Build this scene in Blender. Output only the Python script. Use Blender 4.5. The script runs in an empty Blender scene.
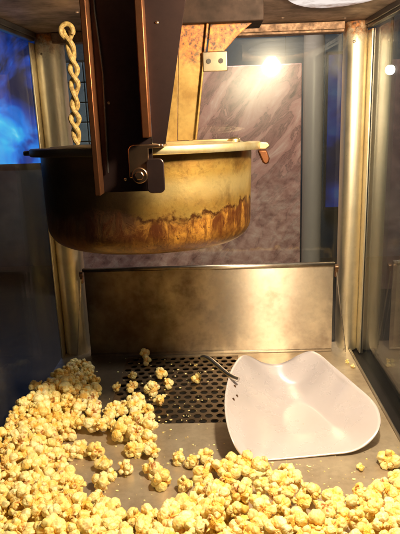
import bpy, bmesh, math, random
import numpy as np
from mathutils import Vector, Matrix, noise
random.seed(11)
R = math.radians
S = bpy.context.scene
COL = S.collection

# ------------------------------------------------------------ camera, world, exposure
cam_d = bpy.data.cameras.new('camera')
cam = bpy.data.objects.new('camera', cam_d); COL.objects.link(cam)
cam_d.sensor_fit = 'VERTICAL'; cam_d.sensor_height = 36.0; cam_d.lens = 38.7
cam_d.clip_start = .02; cam_d.clip_end = 60
cam.matrix_world = Matrix(((.99902, .02680, .03515, 0), (.02690, .26230, -.96461, 0), (-.03507, .96461, .26132, .46), (0, 0, 0, 1)))
S.camera = cam
cam_d.dof.use_dof = False

W = bpy.data.worlds.new('World'); S.world = W; W.use_nodes = True
bg = W.node_tree.nodes['Background']
bg.inputs['Color'].default_value = (.42, .52, .75, 1); bg.inputs['Strength'].default_value = .014
S.view_settings.view_transform = 'Standard'; S.view_settings.look = 'None'
S.view_settings.exposure = 0; S.view_settings.gamma = 1
S.render.engine = 'CYCLES'
S.cycles.max_bounces = 10; S.cycles.transparent_max_bounces = 24; S.cycles.glossy_bounces = 6

LAMP_POS = (.155, .530, .5715)
LAMP_EMIT = 1150.0

# ------------------------------------------------------------ node helpers
def new_mat(name):
    m = bpy.data.materials.new(name); m.use_nodes = True
    nt = m.node_tree; nt.nodes.clear()
    out = nt.nodes.new('ShaderNodeOutputMaterial')
    return m, nt, out

class N:
    def __init__(s, nt): s.nt = nt
    def n(s, t, **k):
        x = s.nt.nodes.new('ShaderNode' + t)
        for a, b in k.items(): setattr(x, a, b)
        return x
    def l(s, a, b): s.nt.links.new(a, b)
    def put(s, sock, v):
        if v is None: return
        if hasattr(v, 'is_linked') or hasattr(v, 'links'): s.l(v, sock)
        else:
            if isinstance(v, (tuple, list)) and len(v) == 3 and sock.type == 'RGBA': v = (*v, 1)
            sock.default_value = v
    def pos(s, scale=(1, 1, 1), kind='Object', rot=(0, 0, 0), loc=(0, 0, 0)):
        if kind == 'World':
            g = s.n('NewGeometry').outputs['Position']
        else:
            g = s.n('TexCoord').outputs[kind]
        m = s.n('Mapping'); s.l(g, m.inputs[0]); m.inputs['Scale'].default_value = scale
        m.inputs['Rotation'].default_value = rot; m.inputs['Location'].default_value = loc
        return m.outputs[0]
    def noise(s, vec, scale=5, detail=4, rough=.55, dist=0, col=False):
        x = s.n('TexNoise'); s.l(vec, x.inputs['Vector'])
        x.inputs['Scale'].default_value = scale; x.inputs['Detail'].default_value = detail
        x.inputs['Roughness'].default_value = rough; x.inputs['Distortion'].default_value = dist
        return x.outputs['Color' if col else 'Fac']
    def ramp(s, v, stops, interp='LINEAR'):
        x = s.n('ValToRGB'); s.l(v, x.inputs[0]); cr = x.color_ramp; cr.interpolation = interp
        while len(cr.elements) < len(stops): cr.elements.new(.5)
        for e, (p, c) in zip(cr.elements, stops):
            e.position = p; e.color = (c, c, c, 1) if isinstance(c, (int, float)) else (*c, 1)
        return x.outputs[0]
    def mix(s, f, a, b, mode='MIX'):
        x = s.n('Mix', data_type='RGBA', blend_type=mode)
        s.put(x.inputs[0], f); s.put(x.inputs[6], a); s.put(x.inputs[7], b)
        return x.outputs[2]
    def m(s, op, a, b=None, c=None, clamp=False):
        x = s.n('Math', operation=op, use_clamp=clamp)
        s.put(x.inputs[0], a); s.put(x.inputs[1], b); s.put(x.inputs[2], c)
        return x.outputs[0]
    def mr(s, v, a, b, c=0.0, d=1.0, smooth=True):
        x = s.n('MapRange', clamp=True); x.interpolation_type = 'SMOOTHSTEP' if smooth else 'LINEAR'
        s.put(x.inputs[0], v)
        for i, q in enumerate((a, b, c, d)): x.inputs[i + 1].default_value = q
        return x.outputs[0]
    def xyz(s):
        x = s.n('SeparateXYZ'); s.l(s.n('NewGeometry').outputs['Position'], x.inputs[0]); return x.outputs
    def bump(s, h, strength=.3, dist=.001, nrm=None):
        x = s.n('Bump'); x.inputs['Strength'].default_value = strength; x.inputs['Distance'].default_value = dist
        s.l(h, x.inputs['Height'])
        if nrm: s.l(nrm, x.inputs['Normal'])
        return x.outputs[0]
    def bsdf(s, out, **k):
        x = s.n('BsdfPrincipled')
        for a, v in k.items(): s.put(x.inputs[a.replace('_', ' ')], v)
        s.l(x.outputs[0], out.inputs['Surface'])
        return x

def steel(name, base=(.52, .47, .38), dirt=(.16, .10, .05), rough=.30, brush=(1, 1, 60), dirt_amt=.5, metallic=1.0,
          burn=None, bscale=1.0, bump=.12, spots=0.0, aniso=0.0):
    """brushed, greasy steel; burn = (z0, z1) height band in which baked orange stains grow"""
    m, nt, out = new_mat(name); q = N(nt)
    v = q.pos((1, 1, 1), 'World')
    d = q.noise(v, 14 * bscale, 6, .6)
    d2 = q.noise(v, 55 * bscale, 5, .6)
    dm = q.m('MULTIPLY', q.ramp(d, [(.38, 0), (.68, 1)]), dirt_amt)
    col = q.mix(dm, base, dirt)
    col = q.mix(q.m('MULTIPLY', q.ramp(d2, [(.45, 0), (.75, 1)]), dirt_amt * .6), col, tuple(c * .6 for c in dirt))
    r = q.m('ADD', q.m('MULTIPLY', d2, .22), rough - .10)
    r = q.m('ADD', r, q.m('MULTIPLY', dm, .15))
    metal = metallic
    if burn:
        z = q.xyz()[2]
        b = q.mr(q.m('ADD', z, q.m('MULTIPLY', q.m('SUBTRACT', q.noise(v, 45, 6, .7), .5), (burn[1] - burn[0]) * 2.2)), burn[0], burn[1])
        spotty = q.ramp(q.noise(v, 160, 4, .7), [(.34, 0), (.64, 1)])
        bc = q.mix(spotty, (.34, .11, .014), (.022, .010, .006))
        col = q.mix(b, col, bc)
        metal = q.m('SUBTRACT', metallic, q.m('MULTIPLY', b, .7))
        r = q.m('ADD', r, q.m('MULTIPLY', b, .2))
    if spots:
        sp = q.n('TexVoronoi'); q.l(v, sp.inputs['Vector']); sp.inputs['Scale'].default_value = 60
        sm = q.mr(sp.outputs['Distance'], .0, .10, 1, 0)
        sm = q.m('MULTIPLY', sm, q.ramp(q.noise(v, 23, 2), [(.5, 0), (.6, 1)]))
        col = q.mix(q.m('MULTIPLY', sm, spots), col, (.05, .03, .015))
    bh = q.noise(q.pos(brush, 'World'), 30, 3, .6)
    hh = q.m('ADD', bh, q.m('MULTIPLY', d2, .8))
    k = dict(Base_Color=col, Metallic=metal, Roughness=r, Normal=q.bump(hh, bump, .0008))
    bs = q.bsdf(out, **k)
    if aniso:
        bs.inputs['Anisotropic'].default_value = aniso; bs.inputs['Anisotropic Rotation'].default_value = .25
        t = q.n('Tangent', direction_type='RADIAL', axis='Z'); q.l(t.outputs[0], bs.inputs['Tangent'])
    return m

def plain(name, col, rough=.5, metallic=0.0, var=.15, bump=.1, scale=60, coat=0.0, spec=.5):
    m, nt, out = new_mat(name); q = N(nt); v = q.pos((1, 1, 1), 'World')
    n1 = q.noise(v, scale, 5, .6)
    c = q.mix(q.ramp(n1, [(.3, 0), (.7, 1)]), tuple(x * (1 - var) for x in col), tuple(min(1, x * (1 + var)) for x in col))
    bs = q.bsdf(out, Base_Color=c, Metallic=metallic, Roughness=q.m('ADD', q.m('MULTIPLY', n1, .2), rough - .1), Normal=q.bump(n1, bump, .0006))
    bs.inputs['Coat Weight'].default_value = coat
    return m

def glass_mat(name, tint=(.93, .96, .95), grime=.05, streak=.12, refl=1.0):
    m, nt, out = new_mat(name); q = N(nt); v = q.pos((1, 1, 1), 'World')
    lw = q.n('LayerWeight'); lw.inputs[0].default_value = .5
    fres = q.m('ADD', q.m('MULTIPLY', q.m('POWER', lw.outputs['Facing'], 5.0), .94 * refl), .045 * refl)
    tr = q.n('BsdfTransparent'); tr.inputs[0].default_value = (*tint, 1)
    g1 = q.n('BsdfAnisotropic'); g1.inputs['Roughness'].default_value = .02
    g2 = q.n('BsdfAnisotropic'); g2.inputs['Roughness'].default_value = .22
    gm = q.n('MixShader'); gm.inputs[0].default_value = streak
    q.l(g1.outputs[0], gm.inputs[1]); q.l(g2.outputs[0], gm.inputs[2])
    mx = q.n('MixShader'); q.l(fres, mx.inputs[0]); q.l(tr.outputs[0], mx.inputs[1]); q.l(gm.outputs[0], mx.inputs[2])
    df = q.n('BsdfDiffuse'); df.inputs[0].default_value = (.55, .5, .42, 1)
    gr = q.m('MULTIPLY', q.ramp(q.noise(q.pos((1, 1, .35), 'World'), 22, 6, .7), [(.4, .15), (.75, 1)]), grime)
    m2 = q.n('MixShader'); q.l(gr, m2.inputs[0]); q.l(mx.outputs[0], m2.inputs[1]); q.l(df.outputs[0], m2.inputs[2])
    q.l(m2.outputs[0], out.inputs['Surface'])
    return m

# ------------------------------------------------------------ mesh helpers
def add_box(bm, x0, x1, y0, y1, z0, z1):
    vs = [bm.verts.new(p) for p in ((x0, y0, z0), (x1, y0, z0), (x1, y1, z0), (x0, y1, z0), (x0, y0, z1), (x1, y0, z1), (x1, y1, z1), (x0, y1, z1))]
    for f in ((0, 3, 2, 1), (4, 5, 6, 7), (0, 1, 5, 4), (1, 2, 6, 5), (2, 3, 7, 6), (3, 0, 4, 7)): bm.faces.new([vs[i] for i in f])

def add_prism(bm, pts, off):
    """closed polygon pts (3-D) extruded by vector off"""
    off = Vector(off); a = [bm.verts.new(p) for p in pts]; b = [bm.verts.new(Vector(p) + off) for p in pts]; n = len(pts)
    bm.faces.new(a); bm.faces.new(b[::-1])
    for i in range(n): bm.faces.new((a[(i + 1) % n], a[i], b[i], b[(i + 1) % n]))

def add_tube(bm, path, r, seg=10, caps=True):
    path = [Vector(p) for p in path]; rings = []; up = Vector((0, 0, 1))
    t0 = (path[1] - path[0]).normalized()
    nrm = t0.cross(up) if abs(t0.dot(up)) < .95 else t0.cross(Vector((1, 0, 0)))
    nrm.normalize()
    for i, p in enumerate(path):
        t = (path[min(i + 1, len(path) - 1)] - path[max(i - 1, 0)]).normalized()
        nrm = (nrm - t * nrm.dot(t)).normalized(); bn = t.cross(nrm)
        rr = r(i / (len(path) - 1)) if callable(r) else r
        rings.append([bm.verts.new(p + (nrm * math.cos(a) + bn * math.sin(a)) * rr) for a in [2 * math.pi * k / seg for k in range(seg)]])
    for a, b in zip(rings, rings[1:]):
        for k in range(seg): bm.faces.new((a[k], a[(k + 1) % seg], b[(k + 1) % seg], b[k]))
    if caps: bm.faces.new(rings[0][::-1]); bm.faces.new(rings[-1])

def add_lathe(bm, prof, c, seg=96, a0=0, a1=2 * math.pi, close=False):
    full = abs(a1 - a0 - 2 * math.pi) < 1e-6; n = seg if full else seg + 1
    rings = []
    for r, z in prof:
        if r < 1e-6: rings.append([bm.verts.new((c[0], c[1], z))] * n); continue
        rings.append([bm.verts.new((c[0] + r * math.cos(a0 + (a1 - a0) * k / seg), c[1] + r * math.sin(a0 + (a1 - a0) * k / seg), z)) for k in range(n)])
    prs = list(zip(rings, rings[1:]))
    if close: prs.append((rings[-1], rings[0]))
    for a, b in prs:
        for k in range(seg):
            j = (k + 1) % n
            vs = []
            for v in (a[k], a[j], b[j], b[k]):
                if v not in vs: vs.append(v)
            if len(vs) > 2: bm.faces.new(vs)

def add_cyl(bm, p0, p1, r, seg=24, bev=0):
    p0 = Vector(p0); p1 = Vector(p1); d = (p1 - p0)
    if bev:
        u = d.normalized() * bev
        L_ = d.length
        add_tube(bm, [p0, p0 + u * .01, p0 + u, p1 - u, p1 - u * .01, p1], lambda t: r if .05 < t < .95 and not (t < .25 or t > .75) else r - bev * .7, seg)
    else: add_tube(bm, [p0, p1], r, seg)

def obj(name, bm, mat, parent=None, smooth=True, bevel=0.0, angle=35, recalc=True):
    if recalc: bmesh.ops.recalc_face_normals(bm, faces=bm.faces[:])
    me = bpy.data.meshes.new(name); bm.to_mesh(me); bm.free()
    if smooth:
        me.polygons.foreach_set('use_smooth', [True] * len(me.polygons)); me.set_sharp_from_angle(angle=R(angle))
    me.materials.append(mat)
    o = bpy.data.objects.new(name, me); COL.objects.link(o)
    if parent: o.parent = parent; o.matrix_parent_inverse = Matrix.Translation(-Vector(parent.location))
    if bevel:
        b = o.modifiers.new('bevel', 'BEVEL'); b.width = bevel; b.segments = 2; b.limit_method = 'ANGLE'; b.angle_limit = R(40)
    return o

def thing(name, label, cat, loc, group=None):
    o = bpy.data.objects.new(name, None); COL.objects.link(o); o.location = loc; o.empty_display_size = .02
    return tag(o, label, cat, group)

def tag(o, label, cat, group=None, kind=None):
    if label: o['label'] = label
    if cat: o['category'] = cat
    if group: o['group'] = group
    if kind: o['kind'] = kind
    return o

def B(): return bmesh.new()
# ------------------------------------------------------------ layout data (half-millimetres; scale %, zone)
KERNELS = [(-403,1408,19,100,0),(-430,1390,19,100,0),(-362,1397,19,100,0),(-323,1340,19,100,0),(-266,1321,19,100,0),(-256,1404,19,100,0),(-199,1393,19,100,0),(-191,1314,19,100,0),(-165,1267,19,100,0),(-126,1367,19,100,0),(-87,1348,19,100,0),(-100,1245,19,100,0),(-315,1258,19,100,0),(-297,1299,14,70,0),(-92,1844,17,85,0),(-306,2064,16,80,0),(-287,1998,16,80,0),(-366,1791,15,75,0),(-223,1884,19,100,0),(-192,1811,16,80,0),(-207,1683,19,100,0),(-238,1761,19,100,0),(-325,1888,12,60,0),(-315,1794,16,80,0),(430,1335,19,100,0),(425,1258,19,100,0),(354,1321,9,45,0),(-52,1370,19,100,0),(-522,1974,19,100,0),(-539,1868,46,100,0),(461,1978,7,38,0),(473,1935,7,36,0),(-507,1545,82,102,1),(-441,1031,96,90,1),(-473,1744,38,111,1),(-427,1690,35,106,1),(-553,1404,93,89,1),(-393,1533,30,110,1),(-496,1518,57,106,1),(-329,1511,31,85,1),(-249,1537,22,101,1),(-482,1236,87,95,1),(-559,1442,95,87,1),(-539,1159,107,90,1),(-463,1488,18,103,1),(-372,1085,74,107,1),(-546,1621,105,94,1),(-360,988,98,114,1),(-478,1392,43,99,1),(-546,1369,91,96,1),(-469,1108,98,96,1),(-531,1307,100,106,1),(-541,1929,36,93,1),(-425,1071,98,106,1),(-502,1076,100,99,1),(-444,1253,41,106,1),(-499,1892,30,92,1),(-494,1475,48,103,1),(-528,1499,87,88,1),(-486,1788,47,95,1),(-306,1471,30,104,1),(-581,1615,108,102,1),(-430,1527,38,85,1),(-512,1386,67,94,1),(-229,1505,33,112,1),(-449,1584,60,100,1),(-564,1196,101,94,1),(-357,1579,29,95,1),(-514,1278,90,96,1),(-371,1030,99,101,1),(-466,1308,51,104,1),(-456,1354,30,95,1),(-521,1193,102,106,1),(-372,1208,40,89,1),(-440,1147,76,106,1),(-470,1831,34,88,1),(-485,1013,95,92,1),(-589,1416,111,95,1),(-400,1163,48,99,1),(-520,1415,87,90,1),(-596,1466,103,94,1),(-407,1573,42,107,1),(-325,992,91,96,1),(-337,1048,88,108,1),(-397,1613,36,96,1),(-450,1627,43,96,1),(-496,1633,82,98,1),(-275,1489,20,93,1),(-546,1244,96,108,1),(-554,1275,108,92,1),(-560,1583,105,112,1),(-369,1509,34,91,1),(-350,1112,72,107,1),(-274,1573,24,103,1),(-274,1659,29,110,1),(-538,1681,91,90,1),(-413,1234,43,102,1),(-419,1110,89,103,1),(-520,1107,91,114,1),(-490,1188,78,90,1),(-403,1041,99,91,1),(-432,1311,33,87,1),(-525,1449,72,94,1),(-494,1316,70,113,1),(-570,1319,95,88,1),(-245,1622,19,109,1),(-460,1556,42,100,1),(-223,1461,17,100,1),(-610,1333,111,114,1),(-462,1073,84,87,1),(-482,1590,75,103,1),(-530,1739,82,112,1),(-480,1432,31,93,1),(-418,1641,25,88,1),(-574,1544,109,99,1),(-230,1572,18,87,1),(-479,1149,78,113,1),(-371,1149,62,89,1),(-408,1269,29,111,1),(-530,1839,61,95,1),(-567,1495,100,85,1),(-436,994,95,107,1),(-318,1590,31,107,1),(-395,996,85,112,1),(-480,1863,34,115,1),(-315,1642,22,100,1),(-454,1668,42,95,1),(-584,1368,107,86,1),(-294,1539,23,99,1),(-522,1650,99,112,1),(-508,1045,87,91,1),(-379,1240,25,97,1),(-439,1198,49,112,1),(-472,1262,63,101,1),(-461,1206,76,97,1),(-490,1347,49,110,1),(-280,1625,34,111,1),(-449,1803,32,88,1),(-500,1740,59,89,1),(-557,1652,92,112,1),(-387,1117,79,87,1),(-459,1707,38,103,1),(-480,1682,59,89,1),(-353,1543,28,96,1),(-516,1344,82,104,1),(-536,1796,77,86,1),(-342,1615,34,110,1),(-290,1691,23,109,1),(-595,1516,106,96,1),(-497,1926,23,103,1),(-255,1462,32,110,1),(-523,1586,86,88,1),(-463,1516,42,113,1),(-433,1756,21,107,1),(-506,1699,81,93,1),(-543,1541,95,108,1),(-504,1827,41,89,1),(-360,1173,32,102,1),(-539,1469,104,103,1),(-517,1223,85,90,1),(-507,1140,99,86,1),(-219,1429,31,105,1),(-460,1411,13,102,1),(-543,1714,102,91,1),(-499,1419,61,115,1),(107,1027,59,112,2),(17,1321,31,90,2),(-11,1299,27,113,2),(318,982,71,103,2),(169,1254,22,97,2),(220,1012,64,98,2),(153,996,72,92,2),(48,1209,34,101,2),(197,1077,42,89,2),(150,1187,37,102,2),(61,1279,24,91,2),(120,1269,23,90,2),(-40,1317,25,97,2),(-23,1007,100,86,2),(356,1181,35,99,2),(-175,1016,73,96,2),(337,1044,59,102,2),(-213,957,90,112,2),(-42,1169,50,113,2),(-22,1062,89,111,2),(-174,1125,25,110,2),(18,1094,61,94,2),(28,1032,69,88,2),(253,1138,23,113,2),(-129,1085,44,107,2),(147,1080,51,101,2),(254,978,71,113,2),(2,1244,31,110,2),(-92,1113,34,110,2),(83,1080,67,100,2),(172,1121,55,89,2),(-13,974,82,95,2),(367,1083,53,95,2),(-115,984,79,90,2),(-111,1147,26,113,2),(73,1137,51,85,2),(318,1112,38,106,2),(-272,968,96,85,2),(189,1034,62,111,2),(-220,1035,51,97,2),(318,1183,35,89,2),(-256,1113,21,95,2),(-27,1128,68,114,2),(-49,1069,67,108,2),(21,1173,55,91,2),(-307,1184,24,91,2),(413,1188,30,114,2),(380,1049,67,99,2),(-54,1120,48,99,2),(-184,1067,41,104,2),(-62,1024,69,95,2),(-296,1075,60,97,2),(-95,1041,62,108,2),(-268,1009,65,87,2),(383,1214,24,102,2),(-469,981,94,95,2),(204,1180,35,98,2),(-261,1080,39,103,2),(-61,1200,36,97,2),(285,1012,65,105,2),(401,1115,56,104,2),(121,1109,62,92,2),(292,1155,25,94,2),(-147,957,91,109,2),(-40,1226,24,94,2),(112,1169,47,90,2),(-303,1019,90,108,2),(280,1059,63,97,2),(-230,1002,63,104,2),(-325,1131,45,105,2),(54,999,68,90,2),(156,1291,28,91,2),(87,1214,39,89,2),(-56,1283,21,93,2),(-79,972,83,92,2),(257,1086,39,99,2),(97,1304,25,112,2),(-156,987,70,112,2),(221,1117,40,111,2),(351,999,63,89,2),(-140,1032,55,104,2),(-13,1197,44,105,2),(-80,1165,21,104,2),(-206,1100,39,106,2),(54,1323,29,97,2),(136,1224,33,102,2),(319,1083,64,91,2),(-293,1115,35,104,2),(38,1140,70,98,2),(-75,1081,47,101,2),(226,1051,46,98,2),(20,1277,37,105,2),(198,1216,21,101,2),(251,1176,31,104,2),(-291,1040,64,89,2),(337,1147,34,109,2),(-254,1051,58,93,2),(149,1035,74,103,2),(391,1150,39,109,2),(64,1048,61,110,2),(-217,1125,17,92,2),(2,1010,54,115,2),(-273,1149,26,99,2),(-129,1119,39,105,2),(363,1118,39,101,2),(-8,1099,87,86,2)]
UNDER = [(-583,1230,109,89,1),(-572,1144,97,104,1),(-553,1111,104,94,1),(-601,1289,108,107,1),(-611,1253,107,98,1),(-594,1174,119,104,1),(-611,1205,105,106,1),(46,910,69,93,2),(-111,928,88,90,2),(432,1088,63,113,2),(-54,950,94,107,2),(162,905,54,95,2),(-204,915,96,92,2),(436,1035,68,98,2),(-578,962,108,101,2),(-340,896,99,110,2),(319,936,72,90,2),(192,949,62,89,2),(356,959,64,102,2),(84,899,67,109,2),(-260,928,94,103,2),(-48,906,90,100,2),(124,921,60,96,2),(-543,936,90,108,2),(284,917,56,114,2),(403,905,59,88,2),(-155,923,87,113,2),(458,990,73,97,2),(405,986,60,88,2),(-439,938,90,88,2),(-420,897,87,113,2),(-2,888,98,87,2),(200,908,69,95,2),(-474,932,85,96,2),(424,941,55,93,2),(15,972,56,113,2),(-551,1024,94,112,2),(-584,1029,111,89,2),(444,895,65,103,2),(91,971,69,99,2),(451,1132,56,92,2),(-289,901,93,99,2),(470,922,70,100,2),(470,1164,39,105,2),(-308,934,88,96,2),(-508,957,82,113,2),(243,887,57,114,2),(-233,881,91,115,2),(241,941,63,105,2),(357,899,73,111,2),(470,1099,60,103,2),(-615,1059,113,109,2),(-360,939,91,110,2),(316,891,56,104,2),(-521,999,89,93,2),(-486,898,85,114,2),(454,1205,18,106,2),(6,933,57,105,2),(-406,957,85,86,2),(-109,885,81,110,2),(-10,925,99,110,2),(-383,893,95,87,2),(-524,897,97,86,2),(-576,1073,109,115,2),(-150,881,98,103,2),(156,938,71,87,2),(-596,996,107,107,2),(56,959,55,99,2),(-541,1060,101,93,2),(-198,885,81,108,2),(-595,1106,103,93,2),(12,885,61,115,2),(469,1053,56,105,2),(-552,989,103,94,2),(-398,925,99,102,2),(-453,882,87,109,2),(-189,980,67,91,2),(285,955,63,98,2),(-80,919,99,108,2),(192,989,55,110,2),(121,881,57,110,2),(-517,1537,48,100,9),(-506,1557,14,100,9),(-439,1024,62,100,9),(-450,1031,28,100,9),(-560,1415,59,100,9),(-549,1408,25,100,9),(-502,1522,23,100,9),(-485,1246,53,100,9),(-471,1233,19,100,9),(-554,1448,61,100,9),(-557,1443,27,100,9),(-541,1149,73,100,9),(-544,1156,39,100,9),(-372,1077,40,100,9),(-535,1615,71,100,9),(-539,1630,37,100,9),(-354,995,64,100,9),(-362,977,30,100,9),(-557,1369,57,100,9),(-553,1378,23,100,9),(-460,1114,64,100,9),(-459,1099,30,100,9),(-533,1315,66,100,9),(-535,1296,32,100,9),(-435,1063,64,100,9),(-421,1075,30,100,9),(-511,1085,66,100,9),(-502,1068,32,100,9),(-504,1464,14,100,9),(-517,1510,53,100,9),(-522,1500,19,100,9),(-584,1608,74,100,9),(-573,1606,40,100,9),(-592,1222,75,100,9),(-587,1218,41,100,9),(-522,1380,33,100,9),(-458,1577,26,100,9),(-574,1192,67,100,9),(-559,1206,33,100,9),(-503,1282,56,100,9),(-505,1286,22,100,9),(-365,1030,65,100,9),(-366,1020,31,100,9),(-468,1309,17,100,9),(-518,1195,68,100,9),(-519,1204,34,100,9),(-572,1146,63,100,9),(-584,1139,29,100,9),(-439,1157,42,100,9),(-480,1009,61,100,9),(-491,1015,27,100,9),(-594,1425,77,100,9),(-591,1426,43,100,9),(-514,1426,53,100,9),(-517,1405,19,100,9),(-594,1462,69,100,9),(-594,1469,35,100,9),(-336,982,57,100,9),(-323,998,23,100,9),(-344,1038,54,100,9),(-337,1055,20,100,9),(-500,1637,48,100,9),(-494,1633,14,100,9),(-558,1255,62,100,9),(-539,1252,28,100,9),(-542,1274,74,100,9),(-557,1268,40,100,9),(-553,1587,71,100,9),(-550,1575,37,100,9),(-360,1114,38,100,9),(-538,1675,57,100,9),(-531,1692,23,100,9),(-544,1100,70,100,9),(-550,1119,36,100,9),(-599,1299,74,100,9),(-611,1285,40,100,9),(-414,1105,55,100,9),(-420,1101,21,100,9),(-514,1104,57,100,9),(-509,1114,23,100,9),(-483,1195,44,100,9),(-403,1045,65,100,9),(-393,1040,31,100,9),(-523,1442,38,100,9),(-506,1309,36,100,9),(-559,1308,61,100,9),(-561,1330,27,100,9),(-610,1328,77,100,9),(-622,1322,43,100,9),(-473,1062,50,100,9),(-452,1069,16,100,9),(-481,1591,41,100,9),(-519,1735,48,100,9),(-527,1735,14,100,9),(-575,1536,75,100,9),(-574,1548,41,100,9),(-485,1140,44,100,9),(-379,1153,28,100,9),(-533,1829,27,100,9),(-577,1495,66,100,9),(-576,1506,32,100,9),(-432,988,61,100,9),(-447,985,27,100,9),(-619,1257,73,100,9),(-620,1246,39,100,9),(-391,988,51,100,9),(-398,1000,17,100,9),(-605,1170,85,100,9),(-602,1180,51,100,9),(-599,1184,17,100,9),(-583,1367,73,100,9),(-596,1359,39,100,9),(-523,1654,65,100,9),(-530,1643,31,100,9),(-518,1055,53,100,9),(-509,1054,19,100,9),(-433,1201,15,100,9),(-475,1273,29,100,9),(-471,1212,42,100,9),(-498,1355,15,100,9),(-496,1733,25,100,9),(-568,1656,58,100,9),(-547,1658,24,100,9),(-388,1111,45,100,9),(-484,1673,25,100,9),(-514,1351,48,100,9),(-506,1349,14,100,9),(-538,1803,43,100,9),(-594,1523,72,100,9),(-594,1526,38,100,9),(-531,1590,52,100,9),(-527,1597,18,100,9),(-506,1693,47,100,9),(-516,1690,13,100,9),(-548,1540,61,100,9),(-537,1546,27,100,9),(-532,1470,70,100,9),(-549,1469,36,100,9),(-601,1213,71,100,9),(-610,1199,37,100,9),(-527,1212,51,100,9),(-517,1214,17,100,9),(-500,1151,65,100,9),(-495,1143,31,100,9),(-532,1706,68,100,9),(-544,1721,34,100,9),(-487,1428,27,100,9),(111,1035,25,100,9),(52,918,35,100,9),(-115,938,54,100,9),(-116,940,20,100,9),(430,1086,29,100,9),(-48,944,60,100,9),(-52,943,26,100,9),(316,986,37,100,9),(158,913,20,100,9),(-202,914,62,100,9),(-197,912,28,100,9),(431,1035,34,100,9),(-584,951,74,100,9),(-582,955,40,100,9),(-331,886,65,100,9),(-344,889,31,100,9),(309,926,38,100,9),(203,949,28,100,9),(365,954,30,100,9),(85,888,33,100,9),(218,1006,30,100,9),(164,998,38,100,9),(-248,921,60,100,9),(-252,924,26,100,9),(-58,894,56,100,9),(-42,909,22,100,9),(119,923,26,100,9),(-537,944,56,100,9),(-533,943,22,100,9),(273,907,22,100,9),(398,905,25,100,9),(-148,932,53,100,9),(-157,921,19,100,9),(-23,1004,66,100,9),(-11,1001,32,100,9),(-170,1017,39,100,9),(333,1054,25,100,9),(-207,963,56,100,9),(-217,968,22,100,9),(456,992,39,100,9),(-35,1172,16,100,9),(402,993,26,100,9),(-32,1058,55,100,9),(-22,1052,21,100,9),(-438,932,56,100,9),(-442,949,22,100,9),(-419,909,53,100,9),(-429,894,19,100,9),(-8,896,64,100,9),(9,897,30,100,9),(29,1093,27,100,9),(194,904,35,100,9),(-463,924,51,100,9),(-476,935,17,100,9),(40,1026,35,100,9),(137,1075,17,100,9),(264,981,37,100,9),(426,938,21,100,9),(22,966,22,100,9),(-557,1017,60,100,9),(-541,1017,26,100,9),(90,1072,33,100,9),(171,1125,21,100,9),(-575,1024,77,100,9),(-578,1031,43,100,9),(445,892,31,100,9),(-13,982,48,100,9),(-4,973,14,100,9),(101,966,35,100,9),(362,1072,19,100,9),(442,1125,22,100,9),(-120,986,45,100,9),(75,1141,17,100,9),(-277,978,62,100,9),(-280,978,28,100,9),(-287,900,59,100,9),(-298,905,25,100,9),(191,1029,28,100,9),(459,924,36,100,9),(-320,937,54,100,9),(-300,927,20,100,9),(-213,1027,17,100,9),(-505,967,48,100,9),(-517,968,14,100,9),(-28,1130,34,100,9),(244,882,23,100,9),(-235,874,57,100,9),(-239,874,23,100,9),(238,951,29,100,9),(-43,1078,33,100,9),(24,1162,21,100,9),(357,905,39,100,9),(462,1088,26,100,9),(379,1055,33,100,9),(-613,1060,79,100,9),(-617,1060,45,100,9),(-360,938,57,100,9),(-351,928,23,100,9),(325,883,22,100,9),(-520,992,55,100,9),(-513,998,21,100,9),(-70,1023,35,100,9),(-475,904,51,100,9),(-482,906,17,100,9),(-292,1066,26,100,9),(-85,1050,28,100,9),(-266,1007,31,100,9),(-473,989,60,100,9),(-471,980,26,100,9),(294,1023,31,100,9),(393,1105,22,100,9),(119,1099,28,100,9),(4,937,23,100,9),(-140,963,57,100,9),(-157,958,23,100,9),(-395,969,51,100,9),(-401,949,17,100,9),(-305,1018,56,100,9),(-312,1009,22,100,9),(-108,878,47,100,9),(-103,890,13,100,9),(289,1061,29,100,9),(-228,993,29,100,9),(-14,920,65,100,9),(-2,932,31,100,9),(-386,905,61,100,9),(-372,892,27,100,9),(-529,886,63,100,9),(-524,894,29,100,9),(-576,1073,75,100,9),(-582,1083,41,100,9),(-161,878,64,100,9),(-154,878,30,100,9),(49,1011,34,100,9),(150,935,37,100,9),(-82,972,49,100,9),(-86,976,15,100,9),(-154,996,36,100,9),(351,993,29,100,9),(-588,1001,73,100,9),(-604,1002,39,100,9),(52,971,21,100,9),(-534,1058,67,100,9),(-531,1065,33,100,9),(-145,1021,21,100,9),(-203,878,47,100,9),(-198,881,13,100,9),(-606,1094,69,100,9),(-596,1117,35,100,9),(1,890,27,100,9),(480,1056,22,100,9),(-552,999,69,100,9),(-549,999,35,100,9),(316,1072,30,100,9),(-397,917,65,100,9),(-390,918,31,100,9),(-454,887,53,100,9),(-461,885,19,100,9),(28,1133,36,100,9),(-190,968,33,100,9),(281,958,29,100,9),(-288,1051,30,100,9),(-253,1058,24,100,9),(-85,918,65,100,9),(-90,923,31,100,9),(145,1047,40,100,9),(64,1042,27,100,9),(10,1004,20,100,9),(195,999,21,100,9),(122,877,23,100,9),(-15,1102,53,100,9),(-13,1099,19,100,9)]
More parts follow.
